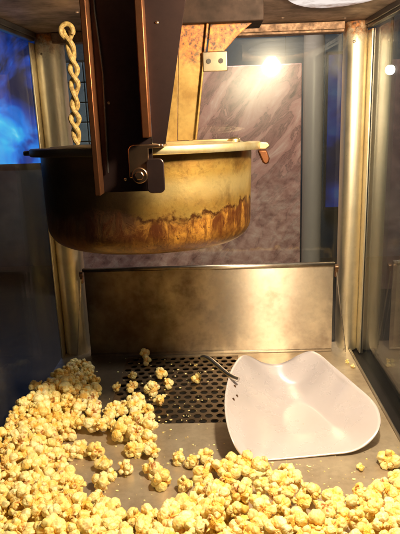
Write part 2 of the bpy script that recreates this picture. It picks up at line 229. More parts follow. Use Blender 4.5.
SCOOP_EDGE = [(0.0315,0.9091,0.0540),(0.0167,0.8678,0.0550),(0.0074,0.8153,0.0560),(0.0018,0.7534,0.0550),(0.0036,0.7008,0.0500),(0.0120,0.6699,0.0370),(0.0235,0.6688,0.0180),(0.0359,0.6804,0.0040),(0.0671,0.6834,0.0030),(0.1013,0.6871,0.0030),(0.1426,0.6916,0.0040),(0.1726,0.6933,0.0070),(0.1963,0.7026,0.0130),(0.2123,0.7138,0.0260),(0.2211,0.7373,0.0340),(0.2195,0.7699,0.0400),(0.2000,0.8202,0.0460),(0.1796,0.8745,0.0500),(0.1656,0.9172,0.0510),(0.1527,0.9330,0.0500),(0.1323,0.9351,0.0420),(0.1142,0.9438,0.0270),(0.0926,0.9410,0.0230),(0.0695,0.9397,0.0280),(0.0485,0.9396,0.0400)]
SCOOP_MID = [(0.0490,0.8167,0.0200),(0.1043,0.8462,0.0030),(0.1459,0.8250,0.0030),(0.1708,0.7626,0.0040),(0.1786,0.8426,0.0300),(0.1349,0.9026,0.0100),(0.0955,0.9177,0.0110),(0.0802,0.7426,0.0030),(0.1305,0.7411,0.0030),(0.0364,0.7326,0.0180),(0.1947,0.7937,0.0260),(0.1205,0.8712,0.0040)]
_CH = 'popped kernel in the short chain crossing the dark gap in the left heap'
_RE = 'popped kernel at the right edge of the heap beside the bare steel wedge'
_MID = 'loose popped kernel on bare steel between the left heap and the front drift'
_CL = 'popped kernel in the cluster reaching onto the perforated insert'
FIXLAB = {0: _CH, 1: _CH, 2: _CH, 3: _CH, 4: _RE, 5: _RE, 6: _RE, 7: _RE, 8: _RE, 12: _RE, 13: _RE,
          9: _MID, 10: _MID, 11: _MID, 27: _MID, 20: _CL, 21: _CL, 23: _CL,
          14: 'single popped kernel lying alone on the perforated insert beside the scoop handle',
          15: 'rear one of two touching popped kernels lying before the back panel',
          16: 'front one of two touching popped kernels lying before the back panel',
          17: 'small lone popped kernel between the left heap and the paired kernels',
          18: 'upper popped kernel at the rear tip of the cluster on the perforated insert',
          19: 'lower popped kernel at the rear tip of the cluster on the perforated insert',
          22: 'small popped kernel just behind the cluster near the left heap',
          24: 'large round popped kernel at far right beside the floor rail',
          25: 'popped kernel cut off by the right picture edge in front of the large round one',
          26: 'tiny lone popped kernel on bare steel in front of the scoop corner',
          28: 'topmost popped kernel at the rear tip of the left heap below the post',
          29: 'popped kernel left of the topmost one at the rear of the left heap',
          30: 'tiny yellow popcorn crumb at the foot of the stay rod, nearer the back panel',
          31: 'tiny yellow popcorn crumb beside the floor rail, nearer the viewer of the two'}
FIXGRP = {_CH: 'kernels in the chain across the gap', _RE: 'kernels at the right edge of the heap', _MID: 'loose kernels on bare steel', _CL: 'kernels on the perforated insert'}
HANDLE = [(-.0351, .9000, .0570), (-.0300, .8940, .0600), (-.0215, .8825, .0615), (-.0095, .8621, .0600), (.0047, .8370, .0580), (.0150, .8230, .0570), (.0240, .8160, .0560)]
RIVETS = [(.0175, .8130), (.0200, .7905), (.0142, .7740)]
GLARE_GLOBE = (.5017, 1.75, .556)
# ------------------------------------------------------------ dimensions
XL, XR = -.318, .268          # inner faces of the side panes
YB, ZC = 1.085, .600          # rear pane, ceiling
Y0 = .36                      # front edge of the cabinet

# ------------------------------------------------------------ materials
def dark_patch(mat, cx, cy, r0, r1, col=(.045, .028, .018), amt=.92):
    nt = mat.node_tree; q = N(nt); bs = [x for x in nt.nodes if x.type == 'BSDF_PRINCIPLED'][0]
    X, Y, Z = q.xyz(); dx = q.m('SUBTRACT', X, cx); dy = q.m('SUBTRACT', Y, cy)
    d = q.m('SQRT', q.m('ADD', q.m('MULTIPLY', dx, dx), q.m('MULTIPLY', dy, dy)))
    d = q.m('ADD', d, q.m('MULTIPLY', q.m('SUBTRACT', q.noise(q.pos((1, 1, 1), 'World'), 20, 6, .65), .5), .12))
    k = q.m('MULTIPLY', q.mr(d, r0, r1, 1, 0), amt)
    src = bs.inputs['Base Color'].links[0].from_socket
    q.l(q.mix(k, src, col), bs.inputs['Base Color'])
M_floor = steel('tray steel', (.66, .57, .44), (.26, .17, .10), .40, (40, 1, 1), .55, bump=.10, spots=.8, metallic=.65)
dark_patch(M_floor, -.17, .97, .10, .20, amt=.78)  # kettle's cast shadow painted into the rear left floor colour
M_perf = steel('perforated steel', (.38, .29, .20), (.10, .055, .03), .4, (40, 1, 1), .7, bump=.10)
M_post = steel('stainless post', (.90, .84, .68), (.62, .50, .28), .42, (1, 1, 1), .35, burn=(.555, .60), bump=.08, spots=.4)
M_panel = steel('back panel steel', (.68, .60, .50), (.22, .15, .10), .31, (.6, 1, 40), .75, bump=.03, aniso=.97)
dark_patch(M_panel, -.25, 1.046, .04, .25, (.10, .05, .03), .75)  # panel colour darkens towards its left end
M_ceil = steel('sooty ceiling steel', (.36, .25, .20), (.05, .03, .02), .5, (30, 1, 1), .9, bump=.14, spots=.9, metallic=.6)
M_soot = steel('sooty housing', (.020, .011, .008), (.008, .005, .004), .6, (1, 1, 1), .9, bscale=2, metallic=0.0, bump=.3, spots=.8)
[setattr(x.inputs['Specular IOR Level'], 'default_value', .1) for x in M_soot.node_tree.nodes if x.type == 'BSDF_PRINCIPLED']
M_head = steel('rusty header strip', (.22, .13, .08), (.05, .025, .015), .5, (1, 1, 1), .8, bscale=4, bump=.5, metallic=.6, spots=.9)
M_dark = steel('dark hanger steel', (.075, .047, .045), (.022, .016, .02), .30, (1, 1, 1), .6, bump=.06, metallic=.85)
M_copper = steel('copper brown edge', (.16, .062, .028), (.04, .02, .012), .48, (1, 1, 1), .9, bump=.12)
M_col = steel('greasy yellow steel', (.40, .28, .10), (.16, .09, .025), .40, (1, 1, 1), .9, bscale=2, burn=(.500, .545), bump=.15, metallic=.8)
M_rim = steel('kettle rim', (.80, .66, .40), (.45, .28, .10), .32, (1, 1, 1), .35, bump=.12)
M_clip = steel('clip steel', (.34, .22, .14), (.10, .05, .03), .28, (1, 1, 1), .6, bump=.12)
M_black = plain('black metal', (.02, .018, .018), .35, .3, .3)
M_void = plain('dark recess', (.012, .009, .007), .7)
M_screw = steel('screw steel', (.45, .38, .28), (.1, .07, .04), .3, (1, 1, 1), .5)
M_wire = steel('handle rod', (.66, .62, .56), (.4, .33, .25), .28, (1, 1, 1), .3)
M_glass = glass_mat('glass pane', grime=.018)
M_glass_left = glass_mat('left glass pane', grime=.04, refl=.35)
M_glass_rear = glass_mat('rear glass pane', grime=.020, streak=.12)

def kettle_mat():
    m, nt, out = new_mat('burnt kettle'); q = N(nt); v = q.pos((1, 1, 1), 'World'); X, Y, Z = q.xyz()
    big = q.noise(v, 9, 5, .6); mid = q.noise(v, 34, 6, .65); fine = q.noise(v, 120, 5, .7)
    gold = q.mix(q.ramp(mid, [(.3, 0), (.7, 1)]), (.66, .44, .12), (.50, .27, .06))
    gold = q.mix(q.ramp(fine, [(.52, 0), (.72, .6)]), gold, (.22, .10, .03))
    pale = q.mr(q.m('ADD', Z, q.m('MULTIPLY', q.m('SUBTRACT', big, .5), .05)), .352, .378)
    pale2 = q.mr(Z, .375, .392, 1, 0)
    gold = q.mix(q.m('MULTIPLY', q.m('MULTIPLY', pale, pale2), .6), gold, (.86, .70, .34))
    gold = q.mix(q.m('MULTIPLY', q.ramp(q.noise(v, 19, 7, .7, .5), [(.48, 0), (.64, 1)]), .7), gold, (.15, .07, .02))
    amber = q.mix(q.ramp(fine, [(.35, 0), (.65, 1)]), (.40, .20, .035), (.15, .055, .012))
    line = q.m('ADD', Z, q.m('MULTIPLY', q.m('SUBTRACT', q.noise(v, 22, 7, .68), .5), .060))
    low = q.mr(line, .336, .352, 1, 0)
    col = q.mix(low, gold, amber)
    edge = q.m('MULTIPLY', q.mr(line, .339, .3445), q.mr(line, .345, .3495, 1, 0))
    ed = q.m('MULTIPLY', edge, q.ramp(q.noise(v, 60, 3), [(.35, 0), (.5, 1)]))
    col = q.mix(q.m('MULTIPLY', ed, .95), col, (.05, .014, .005))
    drip = q.ramp(q.noise(q.pos((1, 1, .16), 'World'), 70, 4, .6, .8), [(.53, 0), (.58, 1)])
    drip = q.m('MULTIPLY', drip, q.mr(Z, .29, .345, .35, 1)); drip = q.m('MULTIPLY', drip, low)
    col = q.mix(q.m('MULTIPLY', drip, .85), col, (.05, .012, .004))
    fleck = q.m('MULTIPLY', q.ramp(q.noise(v, 210, 3, .7), [(.62, 0), (.67, 1)]), low)
    col = q.mix(q.m('MULTIPLY', fleck, .8), col, (.04, .01, .003))
    # shadow of the hanger plate painted into the left side's colour
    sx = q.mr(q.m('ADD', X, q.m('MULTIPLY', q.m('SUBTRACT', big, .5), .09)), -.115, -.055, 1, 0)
    plate_shade = q.m('MULTIPLY', sx, q.m('ADD', q.m('MULTIPLY', q.mr(Z, .31, .345), .30), .66))
    col = q.mix(plate_shade, col, (.050, .026, .014))
    crust = q.m('MULTIPLY', q.ramp(q.noise(q.pos((1, 1, .55), 'World'), 40, 7, .72, .8), [(.43, 0), (.56, 1)]), q.m('MULTIPLY', low, q.mr(Z, .300, .326, .2, 1)))
    col = q.mix(q.m('MULTIPLY', crust, .9), col, (.060, .016, .005))
    top = q.mr(Z, .392, .410, 0, .6); col = q.mix(top, col, (.12, .06, .025))
    base = q.mr(Z, .298, .286, 0, .8); col = q.mix(base, col, (.06, .02, .008))
    r = q.m('ADD', q.m('MULTIPLY', mid, .25), .20)
    q.bsdf(out, Base_Color=col, Metallic=q.m('SUBTRACT', .85, q.m('MULTIPLY', low, .55)), Roughness=r,
           Normal=q.bump(q.m('ADD', mid, q.m('MULTIPLY', q.m('ADD', fine, crust), .6)), .35, .0012))
    return m
M_kettle = kettle_mat()
def rim_mat():
    m, nt, out = new_mat('rim with painted shade'); q = N(nt); v = q.pos((1, 1, 1), 'World'); X = q.xyz()[0]
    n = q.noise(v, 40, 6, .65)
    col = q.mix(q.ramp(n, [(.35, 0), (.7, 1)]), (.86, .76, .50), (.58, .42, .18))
    k = q.mr(q.m('ADD', X, q.m('MULTIPLY', q.m('SUBTRACT', n, .5), .05)), -.14, -.09, 1, 0)  # left end blackened, painting in the hanger plate's shadow
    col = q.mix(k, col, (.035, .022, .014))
    q.bsdf(out, Base_Color=col, Metallic=q.m('SUBTRACT', .9, q.m('MULTIPLY', k, .6)), Roughness=q.m('ADD', .3, q.m('MULTIPLY', n, .2)), Normal=q.bump(n, .15, .0008)); return m
M_rimk = rim_mat()

def marble_mat():
    m, nt, out = new_mat('pink marble'); q = N(nt)
    v = q.pos((1, 1, 1), 'World', (0, R(-38), 0))
    st = q.n('Mapping'); q.l(v, st.inputs[0]); st.inputs['Scale'].default_value = (2.6, 1, .8)
    w = q.noise(st.outputs[0], 10, 8, .62, .7)
    fine = q.noise(q.pos((1, 1, 1.3), 'World'), 34, 6, .6, .25)
    col = q.ramp(w, [(.32, (.08, .035, .035)), (.42, (.26, .12, .11)), (.52, (.38, .19, .17)), (.62, (.46, .27, .24)), (.72, (.58, .44, .39))])
    vein = q.ramp(w, [(.455, 0), (.475, 1), (.50, 0)])
    col = q.mix(q.m('MULTIPLY', vein, .6), col, (.03, .02, .022))
    z = q.xyz()[2]
    lowcol = q.ramp(fine, [(.34, (.18, .10, .09)), (.44, (.34, .21, .19)), (.54, (.48, .33, .30)), (.64, (.62, .50, .45))])
    col = q.mix(q.mr(z, .20, .36, .5, 0), col, lowcol)
    q.bsdf(out, Base_Color=col, Roughness=.25, Normal=q.bump(fine, .05, .001))
    return m

def popcorn_mat():
    m, nt, out = new_mat('popped corn'); q = N(nt)
    oi = q.n('ObjectInfo').outputs['Random']
    ob = q.n('TexCoord').outputs['Object']
    mp = q.n('VectorMath', operation='ADD'); q.l(ob, mp.inputs[0])
    cb = q.n('CombineXYZ'); q.l(q.m('MULTIPLY', oi, 9.0), cb.inputs[0]); q.l(cb.outputs[0], mp.inputs[1])
    n1 = q.noise(mp.outputs[0], 95, 4, .6); n2 = q.noise(mp.outputs[0], 420, 4, .65)
    at = q.n('Attribute', attribute_name='hull').outputs['Fac']
    cream = q.mix(oi, (.94, .88, .55), (.93, .81, .35))
    butter = q.mix(oi, (.90, .60, .06), (.86, .46, .03))
    col = q.mix(q.ramp(n1, [(.44, 0), (.66, .75)]), cream, butter)
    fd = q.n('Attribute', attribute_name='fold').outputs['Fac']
    col = q.mix(q.m('MULTIPLY', fd, .9), col, (.86, .44, .02))  # butter orange, also painting shade into the folds
    hull = q.m('MULTIPLY', at, q.ramp(n2, [(.25, .5), (.5, 1)]))
    col = q.mix(hull, col, q.mix(n2, (.55, .19, .02), (.20, .05, .008)))
    bs = q.bsdf(out, Base_Color=col, Roughness=.42, Normal=q.bump(n2, .22, .0010))
    bs.inputs['Subsurface Weight'].default_value = .18
    bs.inputs['Subsurface Radius'].default_value = (1.0, .6, .2); bs.inputs['Subsurface Scale'].default_value = .0025
    return m
M_corn = popcorn_mat()

def cord_mat():
    m, nt, out = new_mat('woven cord sleeve'); q = N(nt); v = q.pos((1, 1, 1), 'World')
    n = q.noise(q.pos((1, 1, 1), 'World', (0, 0, 0)), 260, 3, .6)
    col = q.mix(q.ramp(n, [(.35, 0), (.65, 1)]), (.50, .36, .13), (.20, .12, .04))
    q.bsdf(out, Base_Color=col, Roughness=.55, Normal=q.bump(n, .5, .0006)); return m
M_cord = cord_mat()

def scoop_mat():
    m, nt, out = new_mat('scuffed pale scoop plastic'); q = N(nt); v = q.pos((1, 1, 1), 'World')
    n = q.noise(v, 18, 5, .6); s = q.noise(q.pos((6, 1, 1), 'World', (0, 0, R(30))), 60, 5, .7)
    col = q.mix(q.ramp(n, [(.3, 0), (.7, 1)]), (.71, .66, .71), (.67, .62, .66))
    vo = q.n('TexVoronoi'); q.l(v, vo.inputs['Vector']); vo.inputs['Scale'].default_value = 26
    dot = q.m('MULTIPLY', q.mr(vo.outputs['Distance'], .03, .06, 1, 0), q.ramp(q.noise(v, 9, 2), [(.5, 0), (.55, 1)]))
    col = q.mix(dot, col, (.35, .16, .05))
    q.bsdf(out, Base_Color=col, Roughness=q.m('ADD', .20, q.m('MULTIPLY', n, .16)), Normal=q.bump(q.noise(v, 11, 2), .05, .001), Metallic=.22, Coat_Weight=.3, Coat_Roughness=.3); return m
M_scoop = scoop_mat()

def emit_noise(name, stops, scale, strength, vscale=(1, 1, 1), dist=0.5):
    m, nt, out = new_mat(name); q = N(nt)
    c = q.ramp(q.noise(q.pos(vscale, 'World'), scale, 4, .55, dist), stops)
    e = q.n('Emission'); q.l(c, e.inputs[0]); e.inputs[1].default_value = strength
    q.l(e.outputs[0], out.inputs['Surface']); return m

# ------------------------------------------------------------ popcorn cabinet
cab = thing('popcorn_cabinet', 'steel and glass popcorn machine cabinet with greasy floor tray and corner posts', 'popcorn machine', (0, .72, 0))

# floor tray sheet with a rectangular cut-out for the perforated insert
PW, PH = .0180, .0156
NX, NY = 12, 16
px0, py0 = -.186, .785
px1, py1 = px0 + NX * PW, py0 + NY * PH
bm = B()
FX0, FX1, FY0, FY1 = XL, .2465, Y0, 1.046
def sheet(bm, x0, x1, y0, y1, z0=-.0015, z1=0.0): add_box(bm, x0, x1, y0, y1, z0, z1)
sheet(bm, FX0, FX1, FY0, py0); sheet(bm, FX0, FX1, py1, FY1 + .045)
sheet(bm, FX0, px0, py0, py1); sheet(bm, px1, FX1, py0, py1)
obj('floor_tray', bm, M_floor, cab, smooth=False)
# perforated insert: every hole is a real opening
bm = B()
def hole_cell(bm, x, y, r, w=PW, h=PH, n=16, z=-.0012, th=.0018):
    cx, cy = x + w / 2, y + h / 2
    out_, inn_, low_ = [], [], []
    for k in range(n):
        a = 2 * math.pi * k / n + math.pi / 4
        c, s = math.cos(a), math.sin(a); m_ = max(abs(c), abs(s))
        out_.append(bm.verts.new((cx + c / m_ * w / 2, cy + s / m_ * h / 2, z)))
        inn_.append(bm.verts.new((cx + c * r, cy + s * r, z))); low_.append(bm.verts.new((cx + c * r * .97, cy + s * r * .97, z - th)))
    for k in range(n):
        j = (k + 1) % n
        bm.faces.new((out_[k], out_[j], inn_[j], inn_[k])); bm.faces.new((inn_[k], inn_[j], low_[j], low_[k]))
def quad(bm, x0, x1, y0, y1, z): bm.faces.new([bm.verts.new(p) for p in ((x0, y0, z), (x1, y0, z), (x1, y1, z), (x0, y1, z))])
for j in range(NY):
    y = py0 + j * PH
    if j % 2 == 0:
        for i in range(NX): hole_cell(bm, px0 + i * PW, y, .0062)
    else:
        quad(bm, px0, px0 + PW / 2, y, y + PH, -.0012); quad(bm, px1 - PW / 2, px1, y, y + PH, -.0012)
        for i in range(NX - 1): hole_cell(bm, px0 + (i + .5) * PW, y, .0062)
bmesh.ops.remove_doubles(bm, verts=bm.verts[:], dist=1e-6)
obj('perforated_insert', bm, M_perf, cab, smooth=False)
bm = B()   # crumb drawer seen through the holes
add_box(bm, px0 - .01, px1 + .01, py0 - .01, py1 + .01, -.045, -.040)
add_box(bm, px0 - .012, px0 - .010, py0 - .01, py1 + .01, -.040, -.002); add_box(bm, px1 + .010, px1 + .012, py0 - .01, py1 + .01, -.040, -.002)
add_box(bm, px0 - .01, px1 + .01, py1 + .01, py1 + .012, -.040, -.002); add_box(bm, px0 - .01, px1 + .01, py0 - .012, py0 - .01, -.040, -.002)
obj('crumb_drawer', bm, M_void, cab, smooth=False)
bm = B(); add_box(bm, XL - .03, XR + .03, Y0, YB + .03, -.060, -.050)
add_box(bm, FX1 + .0045, XR + .03, Y0, YB + .03, -.012, -.006)
obj('base', bm, M_black, cab, smooth=False)
bm = B(); add_box(bm, .2470, .2500, Y0, 1.046, -.003, .0045); obj('floor_rail', bm, M_wire, cab, bevel=.0008)

# ceiling
bm = B(); add_box(bm, XL - .02, XR + .02, Y0, YB + .02, ZC, ZC + .004)
for i, (x, y) in enumerate(((-.19, .86), (-.02, .93), (.11, .99), (.215, 1.02), (.20, .84), (-.12, 1.0), (.05, .80))):
    add_lathe(bm, [(0, ZC - .0022), (.0022, ZC - .0018), (.0032, ZC - .0002)], (x, y), 14)
obj('ceiling', bm, M_ceil, cab)
for s, x in ((1, XL), (-1, XR)):
    bm = B(); add_box(bm, min(x, x + s * .010), max(x, x + s * .010), Y0, 1.045, ZC - .014, ZC - .0005)
    add_box(bm, min(x + s * .0105, x + s * .0135), max(x + s * .0105, x + s * .0135), Y0, 1.045, ZC - .009, ZC - .0005)
    obj('top_rail', bm, M_black, cab, bevel=.001)
bm = B(); add_box(bm, -.28, .222, 1.052, 1.080, .582, ZC - .0005)
add_box(bm, -.28, .222, 1.048, 1.0515, .586, ZC - .0008)
obj('header_strip', bm, M_head, cab, bevel=.0012)

# corner posts with a rounded front face
def post(x0, x1, yf, yb, right):
    bm = B(); pts = []; n = 14; w = x1 - x0
    for k in range(n + 1):
        t = k / n; pts.append((x0 + w * t, yf + .0105 * (abs(2 * t - 1) ** 2.6), 0.0))
    pts += [(x1, yb, 0), (x0, yb, 0)]
    add_prism(bm, [(p[0], p[1], -.003) for p in pts], (0, 0, ZC + .002))
    p = obj('corner_post', bm, M_post, cab, angle=50)
    xs = x1 - .010 if right else x0 + .03
    bm = B(); add_lathe(bm, [(0, -.0015), (.0018, -.0012), (.0026, 0)], (0, 0), 14)
    for v in bm.verts: v.co = Vector((x0 + w * .3 + v.co.x, yf + v.co.z + .001, .566 + v.co.y))
    obj('screw', bm, M_screw, p)
    bm = B()   # folded side channel that holds the glass
    xa = x1 + .0006 if right else x0 - .0036
    add_box(bm, xa, xa + .003, yf - .014, yb, -.003, ZC - .0155)
    obj('glass_channel', bm, M_post, p, bevel=.0007)
post(.2285, .2640, 1.052, YB + .01, True)
post(-.3140, -.2700, 1.052, YB + .01, False)
# glass panes
for x0 in (XL - .004, XR):
    bm = B(); add_box(bm, x0, x0 + .004, Y0, YB + .02, -.048, ZC + .002); obj('glass_pane', bm, M_glass_left if x0 < 0 else M_glass, cab, smooth=False)
bm = B(); add_box(bm, XL, XR, YB + .011, YB + .015, -.048, ZC + .002); obj('glass_pane', bm, M_glass_rear, cab, smooth=False)

# hinged back panel with rolled top edge
kp = obj('back_panel', (lambda bm: (add_box(bm, -.2600, .2125, 1.0465, 1.0480, .002, .1745), bm)[1])(B()), M_panel, cab, smooth=False)
bm = B(); add_tube(bm, [(-.2620, 1.0445, .1765), (-.2600, 1.0445, .1765), (.2125, 1.0445, .1765), (.2145, 1.0445, .1765)], lambda t: .0040 if .2 < t < .8 else .003, 16)
obj('rolled_edge', bm, M_panel, kp)
bm = B(); add_box(bm, -.2600, .2125, 1.0436, 1.0463, .0005, .0050); obj('bottom_lip', bm, M_panel, kp, bevel=.0006)
for s, x in ((-1, -.2625), (1, .2150)):
    bm = B(); add_cyl(bm, (x, 1.050, .168), (x + s * .007, 1.050, .168), .0062, 18)
    add_box(bm, min(x, x + s * .006), max(x, x + s * .006), 1.045, 1.054, .150, .1665)
    obj('hinge', bm, M_clip, kp, bevel=.0008)
    bm = B(); add_tube(bm, [(x + s * .003, 1.042, .160), (x + s * .009, 1.0405, .110), (x + s * .023, 1.036, .0015)], .0013, 8)
    obj('stay_rod', bm, M_wire, kp)

# ------------------------------------------------------------ lamp
lp = thing('ceiling_light', 'warm ceiling light with an added glowing glare plate at the top right of the cabinet', 'light', (LAMP_POS[0], LAMP_POS[1], ZC))
m, nt, out = new_mat('lit bulb'); e = nt.nodes.new('ShaderNodeEmission'); e.inputs[0].default_value = (1, .80, .52, 1); e.inputs[1].default_value = LAMP_EMIT
nt.links.new(e.outputs[0], out.inputs[0])
bm = B(); lx, ly, lz = LAMP_POS; r = .0235
add_lathe(bm, [(0, lz - r)] + [(r * math.sin(a), lz - r * math.cos(a)) for a in [math.pi * k / 16 for k in range(1, 14)]] + [(.011, lz + r + .002)], (lx, ly), 32)
obj('bulb', bm, m, lp)
bm = B(); add_lathe(bm, [(0, lz + r), (.0125, lz + r), (.015, lz + r + .001), (.018, ZC - .001), (0, ZC - .001)], (lx, ly), 32); obj('socket', bm, M_black, lp)

bm = B()  # added glowing plate that imitates lamp glare on the ceiling
add_prism(bm, [(.162 + .080 * math.cos(a), .710 + .185 * math.sin(a), ZC - .0035) for a in [2 * math.pi * k / 72 for k in range(72)]], (0, 0, .003))
m, nt, out = new_mat('ceiling glare glow'); q = N(nt)
n_ = q.noise(q.pos((1, 1, 1), 'World'), 22, 4, .6); e = q.n('Emission'); q.l(q.ramp(n_, [(.38, (.35, .22, .16)), (.60, (1, .88, .80))]), e.inputs[0]); e.inputs[1].default_value = 1.0
q.l(e.outputs[0], out.inputs[0]); obj('lens', bm, m, lp, bevel=.001)  # 'lens' is the added plate that imitates lamp glare

# ------------------------------------------------------------ kettle
KC = (-.096, .800)
ket = thing('kettle', 'round popcorn kettle with burnt golden side hanging from the ceiling', 'kettle', (KC[0], KC[1], .414))
bm = B()
prof = [(0, .2885), (.05, .2880), (.095, .2882)]
cr = .030; rb = .1405
for k in range(9):
    a = math.pi / 2 * k / 8; prof.append((rb - cr + cr * math.sin(a), .2885 + cr * .9 * (1 - math.cos(a))))
prof += [(rb + .0010, .35), (rb + .0018, .405), (rb + .0018, .4085), (rb - .001, .4085), (rb - .0015, .35), (rb - .004, .318), (.10, .292), (0, .2915)]
add_lathe(bm, prof, KC, 128)
for v in bm.verts:     # dents and a slightly uneven hammered wall
    d = Vector((v.co.x - KC[0], v.co.y - KC[1], 0)); f = noise.noise(v.co * 16) * .0016
    if d.length > .05: v.co += d.normalized() * f
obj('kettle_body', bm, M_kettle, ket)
bm = B()
add_lathe(bm, [(rb + .0005, .4086), (.1545, .4086), (.1556, .4100), (.1560, .4140), (.1556, .4175), (.1535, .4186), (.139, .4186), (.139, .4088)], KC, 128, close=True)
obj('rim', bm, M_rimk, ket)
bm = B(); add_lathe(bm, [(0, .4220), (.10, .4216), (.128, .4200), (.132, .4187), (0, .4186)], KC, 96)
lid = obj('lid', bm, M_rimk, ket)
bm = B()
for (x, y, r) in ((.022, .750, .0075),):
    add_lathe(bm, [(0, .4252), (r * .6, .4247), (r, .4225), (r, .4190)], (x, y), 16)
add_box(bm, -.035, .030, .752, .758, .4188, .4232)
obj('lid_hinge', bm, M_rim, lid, bevel=.0006)
# pivot tab at the right end of the rim
tb = B(); add_prism(tb, [(.0525, .770, .4185), (.0665, .770, .4170), (.0700, .770, .4120), (.0640, .770, .4075), (.0500, .770, .4080)], (0, .020, 0))
obj('pivot_tab', tb, M_rim, ket, bevel=.0015)
tb = B(); add_prism(tb, [(.0530 + .0, .7685, .4070), (.0650, .7685, .4070), (.0690, .7685, .3960), (.0680, .7685, .3905), (.0640, .7685, .3880), (.0600, .7685, .3905), (.0570, .7685, .3970)], (0, .010, 0))
obj('pivot_pin', tb, M_copper, ket, bevel=.002)
# left handle stub on the rim
tb = B(); add_box(tb, -.2620, -.2460, .780, .822, .4095, .4160); obj('rim_stub', tb, M_black, ket, bevel=.002)
# hanger clip on the front of the rim
cl = B(); add_prism(cl, [(-.0945, .616, .3925), (-.0945, .616, .4225), (-.0920, .616, .4262), (-.0880, .616, .4275), (-.0600, .616, .4275), (-.0600, .616, .4235), (-.0725, .616, .4230), (-.0725, .616, .3925)], (0, .003, 0))
add_box(cl, -.0700, -.0570, .6192, .668, .4235, .4272)
clip = obj('hanger_clip', cl, M_clip, ket, bevel=.0012)
cl = B()
def rrect(x0, x1, z0, z1, r, y):
    P = []
    for cx, cz, a0 in ((x1 - r, z1 - r, 0), (x0 + r, z1 - r, 90), (x0 + r, z0 + r, 180), (x1 - r, z0 + r, 270)):
        for k in range(5): a = R(a0 + 22.5 * k); P.append((cx + r * math.cos(a), y, cz + r * math.sin(a)))
    return P
add_prism(cl, rrect(-.0755, -.0565, .3760, .4125, .0055, .6125), (0, .003, 0)); obj('latch_plate', cl, M_dark, clip, bevel=.0009)
cl = B(); add_cyl(cl, (-.0820, .616, .3955), (-.0820, .606, .3955), .0082, 28); add_cyl(cl, (-.0820, .606, .3955), (-.0820, .603, .3955), .0050, 6)
obj('bolt', cl, M_clip, clip, bevel=.0008)

clip.location.z -= .0065
ket.rotation_euler = (R(-2.4), 0, 0)      # hangs a little nose-up

# ------------------------------------------------------------ kettle hanger (dark tapered sheet)
hg = thing('kettle_hanger', 'wide dark steel hanger plate with copper brown edge in front of the kettle', 'bracket', (-.095, .615, ZC))
bm = B()
add_prism(bm, [(-.1290, .622, .3785), (-.0690, .622, .3785), (-.0690, .622, ZC - .001), (-.1290, .622, ZC - .001)], (0, .0025, 0))
obj('web_plate', bm, M_dark, hg, smooth=False)
bm = B()
add_box(bm, -.1296, -.1236, .600, .6215, .3780, ZC - .001); obj('edge_flange', bm, M_copper, hg, bevel=.0008)
bm = B(); add_box(bm, -.0765, -.0685, .602, .6215, .4360, ZC - .001); obj('rib', bm, M_copper, hg, bevel=.001)
bm = B(); a = [(-.0684, .6215, .4290), (-.0545, .6215, .4280), (-.0215, .6215, ZC - .001), (-.0684, .6215, ZC - .001)]
add_prism(bm, a, (0, .0022, 0)); obj('side_wing', bm, M_dark, hg, smooth=False)
for x, z in ((-.112, .472), (-.057, .548), (-.100, .392)):
    bm = B(); add_tube(bm, [(x, .6222, z), (x, .6212, z), (x, .6205, z)], lambda t: .0015 if t < .7 else .0008, 12)
    obj('screw_head', bm, M_screw, hg)
bm = B(); add_tube(bm, [(-.1195, .6215, .600), (-.1190, .6195, .56), (-.1150, .6190, .50), (-.1165, .6190, .45), (-.1180, .6200, .40)], .0011, 8)
obj('thin_wire', bm, M_black, hg)

# ------------------------------------------------------------ yellow stained support behind the hanger
cs = thing('support_column', 'yellow stained steel support arm with burnt top above the kettle', 'support arm', (-.03, .78, .42))
bm = B()
add_prism(bm, [(-.0520, .776, .4235), (-.0285, .776, .4235), (-.0085, .776, .5660), (-.0060, .776, ZC - .001), (-.0440, .776, ZC - .001), (-.0440, .776, .5660)], (0, .003, 0))
obj('front_face', bm, M_col, cs, bevel=.0008)
bm = B()
add_prism(bm, [(-.0740, .760, .4235), (-.0523, .7755, .4235), (-.0443, .7755, .5660), (-.0443, .7755, ZC - .001), (-.0460, .760, ZC - .001)], (-.0012, .0022, 0))
obj('side_face', bm, M_col, cs)
bm = B(); add_box(bm, -.0310, -.0280, .7735, .7758, .4240, .4245)
bm.free()
bm = B()
add_prism(bm, [(-.0290, .7752, .4240), (-.0262, .7752, .4240), (-.0062, .7752, .5660), (-.0040, .7752, ZC - .002), (-.0068, .7752, ZC - .002), (-.0090, .7752, .5660)], (0, -.004, 0))
obj('edge_flange', bm, M_col, cs, bevel=.0008)
bm = B(); add_prism(bm, [(-.0090, .7795, .5330), (.0120, .7795, .5330), (.0330, .7795, .5540), (.0480, .7795, .5650), (.0480, .7795, .5680), (-.0040, .7795, .5680)], (0, .003, 0))
obj('gusset', bm, M_col, cs, bevel=.0008)
bm = B()
add_box(bm, -.0150, .0160, .7700, .7725, .5085, .5325); add_box(bm, -.0150, .0160, .7727, .7793, .5300, .5325)
tabp = obj('mounting_tab', bm, M_screw, cs, bevel=.001)
for x in (-.0075, .0080):
    bm = B(); add_cyl(bm, (x, .7698, .5210), (x, .7690, .5210), .0030, 16); obj('screw_hole', bm, M_void, tabp)

bm = B(); add_box(bm, -.075, .062, .762, .835, .5655, ZC - .0008); obj('motor_housing', bm, M_soot, cs, bevel=.0015)
